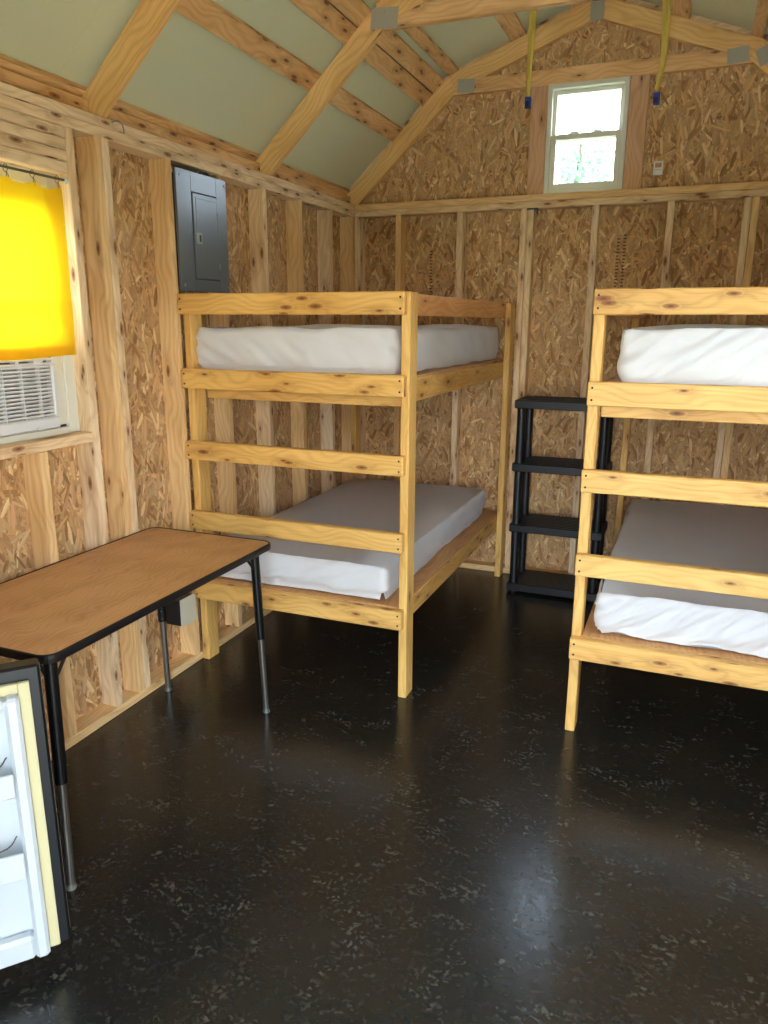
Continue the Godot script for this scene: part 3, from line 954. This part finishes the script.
func build_electrical_panel() -> void:
	var p := thing("electrical_panel", "grey steel breaker panel set between studs above the left bunk bed", "breaker panel", Vector3(0.008, 1.758, 1.709))
	p.rotation.y = deg_to_rad(-2.0)
	board("back_box", Vector3(-0.085, 0.02, -0.165), Vector3(-0.001, 0.485, 0.165), M.panel_dark, p)
	# cover plate with an opening, the hinged door leaf lying in it
	boxes("cover", [[Vector3(0.001, 0.0, -0.179), Vector3(0.014, 0.502, -0.102)], [Vector3(0.001, 0.0, 0.080), Vector3(0.014, 0.502, 0.179)], [Vector3(0.001, 0.0, -0.102), Vector3(0.014, 0.052, 0.080)], [Vector3(0.001, 0.420, -0.102), Vector3(0.014, 0.502, 0.080)]], M.panel, p, 0.0012)
	var d := board("panel_door", Vector3(0.0020, 0.0565, -0.0975), Vector3(0.0185, 0.4155, 0.0755), M.panel, p, 0.002)
	var inv := d.transform.affine_inverse()
	var st := new_st()
	for b in [[Vector3(0.0180, 0.395, -0.08), Vector3(0.0200, 0.400, 0.058)], [Vector3(0.0180, 0.27, 0.054), Vector3(0.0200, 0.395, 0.058)]]:
		chamfer(st, b[1] - b[0], 0.0005, Transform3D(Basis.IDENTITY, (b[0] + b[1]) * 0.5))
	part("pressed_rib", st.commit(), M.panel, d, inv)
	var l := board("latch_plate", Vector3(0.0185, 0.205, 0.024), Vector3(0.0205, 0.252, 0.064), M.zinc, p, 0.0008)
	boxes("latch", [[Vector3(0.0205, 0.214, 0.034), Vector3(0.0245, 0.243, 0.045)]], M.panel_dark, l)
	l.get_child(0).transform = l.transform.affine_inverse()
	for y in [0.105, 0.325]:
		boxes("hinge", [[Vector3(0.0135, y, -0.106), Vector3(0.0205, y + 0.024, -0.099)]], M.zinc, p)
	var m := SphereMesh.new()
	m.radius = 0.0065
	m.height = 0.007
	m.radial_segments = 10
	m.rings = 4
	for q in [[0.025, 0.155], [0.025, -0.165], [0.477, 0.155], [0.477, -0.165]]:
		part("cover_screw", m, M.zinc, p, Transform3D(Basis(Vector3.BACK, -PI / 2), Vector3(0.0145, q[0], q[1])))
	var cable := thing("panel_cable", "grey cables looping out above the breaker panel", "cable", Vector3(-0.02, 2.262, 1.62))
	for k in 2:
		var r := 0.036 + k * 0.016
		var pts := []
		for i in 13:
			var a := PI * i / 12.0
			pts.append(Vector3(-0.01 * k, sin(a) * r * 0.55 + (0.0 if i % 12 else -0.006), cos(a) * r))
		tube_part("cable_loop", pts, [0.0035], M.cable_grey, cable, 7)

func build_air_conditioner() -> void:
	var z0 := 2.603
	var z1 := 3.042
	var y0 := 1.243
	var y1 := 1.517
	var a := thing("air_conditioner", "white window air conditioner with louvred grille under the yellow curtain", "air conditioner", Vector3(-0.15, y0, (z0 + z1) * 0.5))
	var o := -a.position
	var xf := -0.030
	board("case", Vector3(-0.36, y0 + 0.003, z0 + 0.012) + o, Vector3(-0.0650, y1 - 0.005, z1 - 0.012) + o, M.ac_white, a, 0.006)
	var st := new_st()
	# front bezel round the grille
	for b in [[Vector3(-0.0645, y0, z0), Vector3(xf, y0 + 0.042, z1)], [Vector3(-0.0645, y1 - 0.045, z0), Vector3(xf, y1 - 0.036, z1)], [Vector3(-0.0645, y1 - 0.029, z0), Vector3(xf, y1 - 0.020, z1)], [Vector3(-0.0645, y1 - 0.013, z0), Vector3(xf, y1, z1)], [Vector3(-0.0645, y0 + 0.042, z0), Vector3(xf, y1 - 0.045, z0 + 0.022)], [Vector3(-0.0645, y0 + 0.042, z1 - 0.13), Vector3(xf, y1 - 0.045, z1)]]:
		chamfer(st, b[1] - b[0], 0.006, Transform3D(Basis.IDENTITY, (b[0] + b[1]) * 0.5 + o))
	part("bezel", st.commit(), M.ac_white, a)
	board("air_filter", Vector3(-0.0640, y0 + 0.030, z0 + 0.010) + o, Vector3(-0.0620, y1 - 0.008, z1 - 0.010) + o, M.ac_filter, a, 0.0)
	var gy0 := y0 + 0.042
	var gy1 := y1 - 0.045
	var n := 14
	for k in n:
		var y := gy0 + (gy1 - gy0) * (k + 0.5) / n
		var s := new_st()
		chamfer(s, Vector3(z1 - 0.13 - z0 - 0.022, 0.0070, 0.020), 0.0015)
		var B := Basis(Vector3.BACK, Vector3.UP, Vector3.LEFT) * Basis(Vector3.RIGHT, 0.35)
		part("grille_slat", s.commit(), M.ac_white, a, Transform3D(B, Vector3(xf - 0.014, y, (z0 + 0.022 + z1 - 0.13) * 0.5) + o))
	for z in [z0 + 0.078, z0 + 0.155, z0 + 0.235]:
		board("grille_divider", Vector3(xf - 0.018, gy0, z - 0.002) + o, Vector3(xf - 0.003, gy1, z + 0.002) + o, M.ac_white, a, 0.0005)
	# two rows of open air slots above the grille, parted by short webs
	for j in 2:
		var from := z0
		for k in 5:
			var upto := z1 if k == 4 else z0 + 0.018 + k * 0.080
			board("slot_web", Vector3(-0.0560, y1 - 0.0365 + j * 0.016, from) + o, Vector3(xf - 0.0005, y1 - 0.0285 + j * 0.016, upto) + o, M.ac_white, a, 0.0)
			from = upto + (0.040 if k == 0 else 0.066)
	board("filter_tab", Vector3(xf - 0.002, y0 + 0.004, z0 + 0.045) + o, Vector3(xf + 0.005, y0 + 0.012, z0 + 0.115) + o, M.ac_white, a, 0.001)
	for k in 2:
		tube_part("control_knob", [Vector3(xf, y0 + 0.09 + k * 0.09, z1 - 0.065) + o, Vector3(xf + 0.016, y0 + 0.09 + k * 0.09, z1 - 0.065) + o], [0.022, 0.019], M.ac_dark, a, 18)
	# seat: the case rests on the window frame's sill
	board("sill_support", Vector3(-0.107, y0 - 0.0064, 2.5355) + o, Vector3(-0.075, y0 + 0.0028, 3.0515) + o, M.ac_dark, a, 0.0)

func build_curtain() -> void:
	var rod := thing("curtain_rod", "thin metal curtain rod across the head of the side window", "curtain rod", Vector3(-0.016, 2.112, 2.79))
	tube_part("rod", [Vector3(0, 0, -0.300), Vector3(0, 0, 0.305)], [0.0045], M.wire, rod, 10)
	for s in [-1.0, 1.0]:
		tube_part("bracket", [Vector3(0, 0, s * 0.296), Vector3(0, 0, s * 0.3055)], [0.011], M.vinyl, rod, 12)
	var z0 := 2.520
	var z1 := 3.080
	var y0 := 1.500
	var y1 := 2.082
	var nz := 90
	var ny := 44
	var wav := noise(77, 1.0, 2)
	var st := new_st()
	var at := func(i: int, j: int, back: float) -> Vector3:
		var u := float(i) / nz
		var v := float(j) / ny
		var z := lerpf(z0, z1, u)
		var sag := 0.012 * absf(sin(PI * (z - z0 - 0.005) / 0.115)) * pow(v, 6.0)
		var x := -0.010 + 0.0055 * sin(z * 46.0 + wav.get_noise_2d(z * 4.0, v * 1.2) * 3.0) * (0.45 + 0.55 * v) + 0.006 * wav.get_noise_2d(z * 3.0, v * 2.0 + 9.0)
		return Vector3(x + back, lerpf(y0 + 0.004 * sin(z * 13.0), y1, v) - sag, z)
	for i in nz:
		for j in ny:
			var q := [at.call(i, j, 0.0), at.call(i + 1, j, 0.0), at.call(i + 1, j + 1, 0.0), at.call(i, j + 1, 0.0)]
			for m in [0, 1, 2, 0, 2, 3]: st.add_vertex(q[m])
	# hem turned up at the bottom: a second layer of cloth behind
	for i in nz:
		for j in 3:
			var q := [at.call(i, j, -0.003), at.call(i + 1, j, -0.003), at.call(i + 1, j + 1, -0.003), at.call(i, j + 1, -0.003)]
			for m in [0, 1, 2, 0, 2, 3]: st.add_vertex(q[m])
	st.generate_normals()
	var c := part("curtain", st.commit(), M.curtain, self)
	tag(c, "bright yellow curtain glowing with daylight over the side window", "curtain")
	# ring clips: loop round the rod with a little spring clip on the cloth
	for k in 6:
		var z := 2.526 + k * 0.1100
		var clip := thing("curtain_clip", "small wire ring clip holding the yellow curtain on its rod", "curtain clip", Vector3(-0.016, 2.112, z), "ring clips on the curtain rod")
		var pts := []
		for i in 13:
			var a := TAU * i / 12.0
			pts.append(Vector3(sin(a) * 0.010, -0.003 + cos(a) * 0.012, 0))
		tube_part("ring", pts, [0.0012], M.wire, clip, 6)
		var sag := 0.0
		tube_part("pinch", [Vector3(0.003, -0.014, 0), Vector3(0.006, -0.026, -0.004), Vector3(0.008, -0.042 - sag, 0), Vector3(0.006, -0.026, 0.004), Vector3(0.003, -0.014, 0.0005)], [0.0012], M.wire, clip, 6)

func build_fridge() -> void:
	var hinge := Vector3(0.435, 0, 3.905)
	var f := thing("mini_fridge", "black mini refrigerator with its white-lined door hanging open", "refrigerator", Vector3(0.22, 0, 4.15))
	var o := -f.position
	# cabinet: five walls round a white hollow
	var x0 := 0.010
	var x1 := 0.432
	var z0 := 3.905
	var z1 := 4.375
	boxes("cabinet", [[Vector3(x0, 0.03, z0) + o, Vector3(x1, 0.83, z0 + 0.03) + o], [Vector3(x0, 0.03, z1 - 0.03) + o, Vector3(x1, 0.83, z1) + o], [Vector3(x0, 0.03, z0 + 0.03) + o, Vector3(x1, 0.12, z1 - 0.03) + o], [Vector3(x0, 0.80, z0 + 0.03) + o, Vector3(x1, 0.83, z1 - 0.03) + o], [Vector3(x0, 0.12, z0 + 0.03) + o, Vector3(x0 + 0.05, 0.80, z1 - 0.03) + o]], M.fridge, f, 0.004)
	boxes("cabinet_liner", [[Vector3(x0 + 0.051, 0.121, z0 + 0.031) + o, Vector3(x0 + 0.056, 0.799, z1 - 0.031) + o], [Vector3(x0 + 0.056, 0.121, z0 + 0.031) + o, Vector3(x1 - 0.004, 0.799, z0 + 0.036) + o], [Vector3(x0 + 0.056, 0.121, z1 - 0.036) + o, Vector3(x1 - 0.004, 0.799, z1 - 0.031) + o], [Vector3(x0 + 0.056, 0.121, z0 + 0.036) + o, Vector3(x1 - 0.004, 0.126, z1 - 0.036) + o], [Vector3(x0 + 0.056, 0.60, z0 + 0.036) + o, Vector3(x1 - 0.02, 0.61, z1 - 0.036) + o]], M.liner, f)
	for p in [[x0 + 0.04, z0 + 0.05], [x0 + 0.04, z1 - 0.05], [x1 - 0.04, z0 + 0.05], [x1 - 0.04, z1 - 0.05]]:
		tube_part("foot", [Vector3(p[0], 0, p[1]) + o, Vector3(p[0], 0.03, p[1]) + o], [0.018, 0.015], M.fridge, f, 12)
	# the open door; its own x runs from hinge to free edge, z towards its inner face
	var d := Node3D.new()
	put(d, "door", f)
	var dir := Vector3(0.655, 0, -0.755).normalized()
	var inner := Vector3(-dir.z, 0, dir.x)
	d.transform = Transform3D(Basis(dir, Vector3.UP, inner * 1.0), hinge + o + Vector3(0.006, 0, -0.004))
	var wd := 0.490
	var b0 := 0.060
	var b1 := 0.843
	board("door_shell", Vector3(0, b0, -0.046), Vector3(wd, b1, 0.0), M.fridge, d, 0.006)
	frame_part("gasket", Vector3(0.010, b0 + 0.010, 0.0005), Vector3(wd - 0.026, b1 - 0.034, 0.014), 0.026, 2, M.gasket, d)
	# moulded white liner: raised rim, sunken middle, two bottle shelves
	boxes("door_liner", [[Vector3(0.030, b0 + 0.030, 0.001), Vector3(wd - 0.051, b1 - 0.056, 0.006)],
		[Vector3(0.030, b0 + 0.012, 0.006), Vector3(0.058, b1 - 0.056, 0.046)], [Vector3(wd - 0.083, b0 + 0.012, 0.006), Vector3(wd - 0.051, b1 - 0.056, 0.046)],
		[Vector3(0.058, b1 - 0.084, 0.006), Vector3(wd - 0.083, b1 - 0.056, 0.046)], [Vector3(0.058, b0 + 0.012, 0.006), Vector3(wd - 0.083, b0 + 0.080, 0.040)]], M.liner, d, 0.008)
	for y in [[0.335, 0.405], [0.555, 0.615]]:
		boxes("door_shelf", [[Vector3(0.056, y[0], 0.006), Vector3(wd - 0.081, y[0] + 0.008, 0.075)], [Vector3(0.056, y[0], 0.066), Vector3(wd - 0.081, y[1], 0.076)]], M.liner, d, 0.003)
		tube_part("wire_guard", curve_points([Vector3(0.056, y[1] + 0.02, 0.07), Vector3(0.2, y[1] + 0.032, 0.072), Vector3(wd - 0.13, y[1] + 0.018, 0.072), Vector3(wd - 0.091, y[1] + 0.034, 0.05)], 5), [0.0018], M.wire, d, 6)
	boxes("trim_strip", [[Vector3(wd - 0.001, b0 + 0.01, -0.038), Vector3(wd + 0.0012, b1 - 0.012, -0.0355)]], M.zinc, d, 0.0003)

# ------------------------------------------------------------------ small fittings
func build_fittings() -> void:
	# two yellow cables hanging from the roof to blue boxes beside the gable window
	for q in [[[Vector3(1.160, 3.262, 0.240), Vector3(1.148, 3.18, 0.215), Vector3(1.118, 3.03, 0.09), Vector3(1.094, 2.90, -0.015)], "left"], [[Vector3(1.822, 3.236, 0.240), Vector3(1.830, 3.15, 0.21), Vector3(1.828, 3.00, 0.09), Vector3(1.800, 2.865, -0.02)], "right"]]:
		var pts := curve_points(q[0], 7)
		var lab := "yellow cable hanging to the blue box %s the gable window" % ("between left bunk bed and" if q[1] == "left" else "above the white outlet by")
		var c := thing("electric_cable", lab, "cable", pts[pts.size() - 1])
		for k in 2:
			var moved := []
			for i in pts.size():
				var t := float(i) / (pts.size() - 1)
				moved.append(pts[i] - c.position + Vector3((k - 0.5) * 0.020 * (1.0 - t * t), 0, 0.004 * k + 0.006 * sin(t * 9.0 + k * 2.0)))
			tube_part("cable_run", moved, [0.011], M.cable_yellow, c, 8)
		var e: Vector3 = q[0][3]
		var bl := "small blue box on strand board %s" % ("at the casing over the left bunk bed" if q[1] == "left" else "above the white outlet")
		var bx := thing("junction_box", bl, "junction box", Vector3(e.x - 0.002, e.y - 0.062, -0.051 if q[1] == "left" else -0.089))
		var zb := 0.0
		board("box_body", Vector3(-0.017, 0, zb), Vector3(0.017, 0.058, zb + 0.034), M.box_blue, bx, 0.003)
		board("box_face", Vector3(-0.013, 0.006, zb + 0.034), Vector3(0.009, 0.034, zb + 0.036), M.panel_dark, bx, 0.0005)
	# white outlet on the gable sheathing
	var s := thing("wall_outlet", "white electrical outlet on the gable strand board beside the small window", "outlet", Vector3(1.838, 2.478, -0.089))
	frame_part("face_plate", Vector3(-0.026, -0.038, 0.0), Vector3(0.026, 0.036, 0.008), 0.009, 2, M.white_plastic, s)
	board("receptacle", Vector3(-0.018, 0.006, 0.0), Vector3(0.018, 0.030, 0.005), M.trim, s, 0.001)
	board("receptacle", Vector3(-0.018, -0.030, 0.0), Vector3(0.018, -0.010, 0.005), M.white_plastic, s, 0.001)
	board("divider", Vector3(-0.0175, -0.008, 0.0), Vector3(0.0175, 0.003, 0.008), M.white_plastic, s, 0.001)
	# box under the table, on the stud by the bunk post
	var b := thing("outlet_box", "dark electrical box with pale cover plate on the stud under the table end", "outlet", Vector3(0.0005, 0.25, 2.015))
	board("box_body", Vector3(-0.05, 0.0, -0.055), Vector3(0.034, 0.125, 0.055), M.panel_dark, b, 0.003)
	board("cover_plate", Vector3(0.0345, -0.004, -0.058), Vector3(0.040, 0.130, 0.058), M.plate, b, 0.002)
	# bent nail hook by the truss foot
	var h := thing("wall_hook", "small bent metal hook under the near truss foot on the left wall", "hook", Vector3(0.0, HP + 0.066, 2.24))
	tube_part("hook_wire", curve_points([Vector3(0, 0.0, 0.0), Vector3(0.02, 0.004, -0.004), Vector3(0.034, -0.004, -0.014), Vector3(0.030, -0.022, -0.03), Vector3(0.012, -0.026, -0.05)], 5), [0.0028], M.zinc, h, 8)

func build_outside() -> void:
	var g := BoxMesh.new()
	g.size = Vector3(80, 0.2, 80)
	var o := part("ground", g, M.grass, self, Transform3D(Basis.IDENTITY, Vector3(1.45, -0.36, 2)))
	tag(o, "mown grass round the shed", "ground", "", "structure")
	var p := BoxMesh.new()
	p.size = Vector3(9, 0.06, 9)
	var d := part("bounce_yard", p, M.gravel, self, Transform3D(Basis.IDENTITY, Vector3(1.6, -0.23, L + 4.8)))  # unseen, added as a pale surface bouncing daylight in under the roof
	tag(d, "unseen gravel yard added in a pale colour to bounce daylight in at the doorway", "yard", "", "structure")
	# a tree beyond the gable window
	var t := thing("tree", "leafy tree outside beyond the gable window", "tree", Vector3(0.1, -0.26, -8.2))
	tube_part("trunk", [Vector3(0, 0, 0), Vector3(0.05, 1.5, 0), Vector3(0.0, 3.2, 0.1), Vector3(0.1, 4.6, 0)], [0.17, 0.13, 0.09, 0.03], M.bark, t, 10)
	var r := RandomNumberGenerator.new()
	r.seed = 3
	var st := new_st()
	for k in 1500:
		var cl := [Vector3(-0.10, 4.05, 0), Vector3(0.25, 4.35, 0.1), Vector3(0.1, 3.4, -0.3), Vector3(0.55, 3.6, 0.2), Vector3(-0.9, 3.4, 0.3)][k % 5] as Vector3
		var c: Vector3 = cl + Vector3(r.randfn(0, 0.26), r.randfn(0, 0.24), r.randfn(0, 0.3))
		var a := Vector3(r.randfn(), r.randfn(), r.randfn()).normalized()
		var b := a.cross(Vector3(r.randfn(), r.randfn(), r.randfn())).normalized()
		var s := r.randf_range(0.05, 0.09)
		tri(st, c - a * s, c + b * s * 0.5, c + a * s, a.cross(b), [Vector2.ZERO, Vector2.ZERO, Vector2.ZERO])
		tri(st, c - a * s, c + a * s, c - b * s * 0.5, a.cross(b), [Vector2.ZERO, Vector2.ZERO, Vector2.ZERO])
	var lv := part("foliage", st.commit(), M.leaf, t)
	lv.set_meta("kind", "stuff")

# ------------------------------------------------------------------
func _ready() -> void:
	rng.seed = 20240
	# camera in the doorway
	var cam := Camera3D.new()
	cam.name = "camera"
	cam.fov = 68.65
	cam.near = 0.02
	cam.far = 200.0
	cam.position = Vector3(2.1189, 1.6251, 4.7344)
	cam.rotation = Vector3(-0.2473, 0.3823, 0.0046)
	add_child(cam)
	# bright overcast sky: the only light, through the doorway and the windows
	var sky_mat := ProceduralSkyMaterial.new()
	sky_mat.sky_top_color = Color(0.80, 0.90, 1.0)
	sky_mat.sky_horizon_color = Color(0.97, 0.985, 1.0)
	sky_mat.ground_bottom_color = Color(0.60, 0.60, 0.54)
	sky_mat.ground_horizon_color = Color(0.80, 0.80, 0.76)
	sky_mat.sky_energy_multiplier = 1.0
	sky_mat.sun_angle_max = 0.0
	var sky := Sky.new()
	sky.sky_material = sky_mat
	var env := Environment.new()
	env.background_mode = Environment.BG_SKY
	env.sky = sky
	env.ambient_light_source = Environment.AMBIENT_SOURCE_SKY
	env.tonemap_mode = Environment.TONE_MAPPER_LINEAR
	env.tonemap_exposure = 21.5
	env.sdfgi_enabled = true
	env.ssao_enabled = true
	env.ssil_enabled = true
	var we := WorldEnvironment.new()
	we.name = "environment"
	we.environment = env
	add_child(we)
	make_materials()
	build_floor()
	build_wall_back()
	build_wall_left()
	build_wall_right()
	build_wall_front()
	build_ceiling()
	build_windows()
	bunk_bed(0.004, 1.078, false, "wooden bunk bed against the left wall under the breaker panel")
	bunk_bed(1.777, 2.872, true, "wooden bunk bed against the right wall, its post hiding part of the shelf unit")
	mattress(Vector3(0.040, 1.406, 0.060), Vector3(1.000, 1.610, 1.845), 101, 0.014, -0.55, 0.0, "white sheeted mattress on the upper bunk under the breaker panel")
	mattress(Vector3(0.050, 0.428, 0.120), Vector3(0.968, 0.600, 1.858), 202, 0.016, 0.35, 0.050, "white sheeted mattress on the lower bunk beside the table")
	mattress(Vector3(1.876, 1.406, 0.060), Vector3(2.822, 1.616, 1.858), 303, 0.024, 0.55, 0.0, "white creased mattress on the upper bunk against the right wall")
	mattress(Vector3(1.862, 0.428, 0.080), Vector3(2.822, 0.612, 1.846), 404, 0.034, 0.60, 0.016, "white rumpled mattress on the lower bunk beside the black shelf unit")
	build_table()
	build_shelf_unit()
	build_electrical_panel()
	build_air_conditioner()
	build_curtain()
	build_fridge()
	build_fittings()
	build_outside()
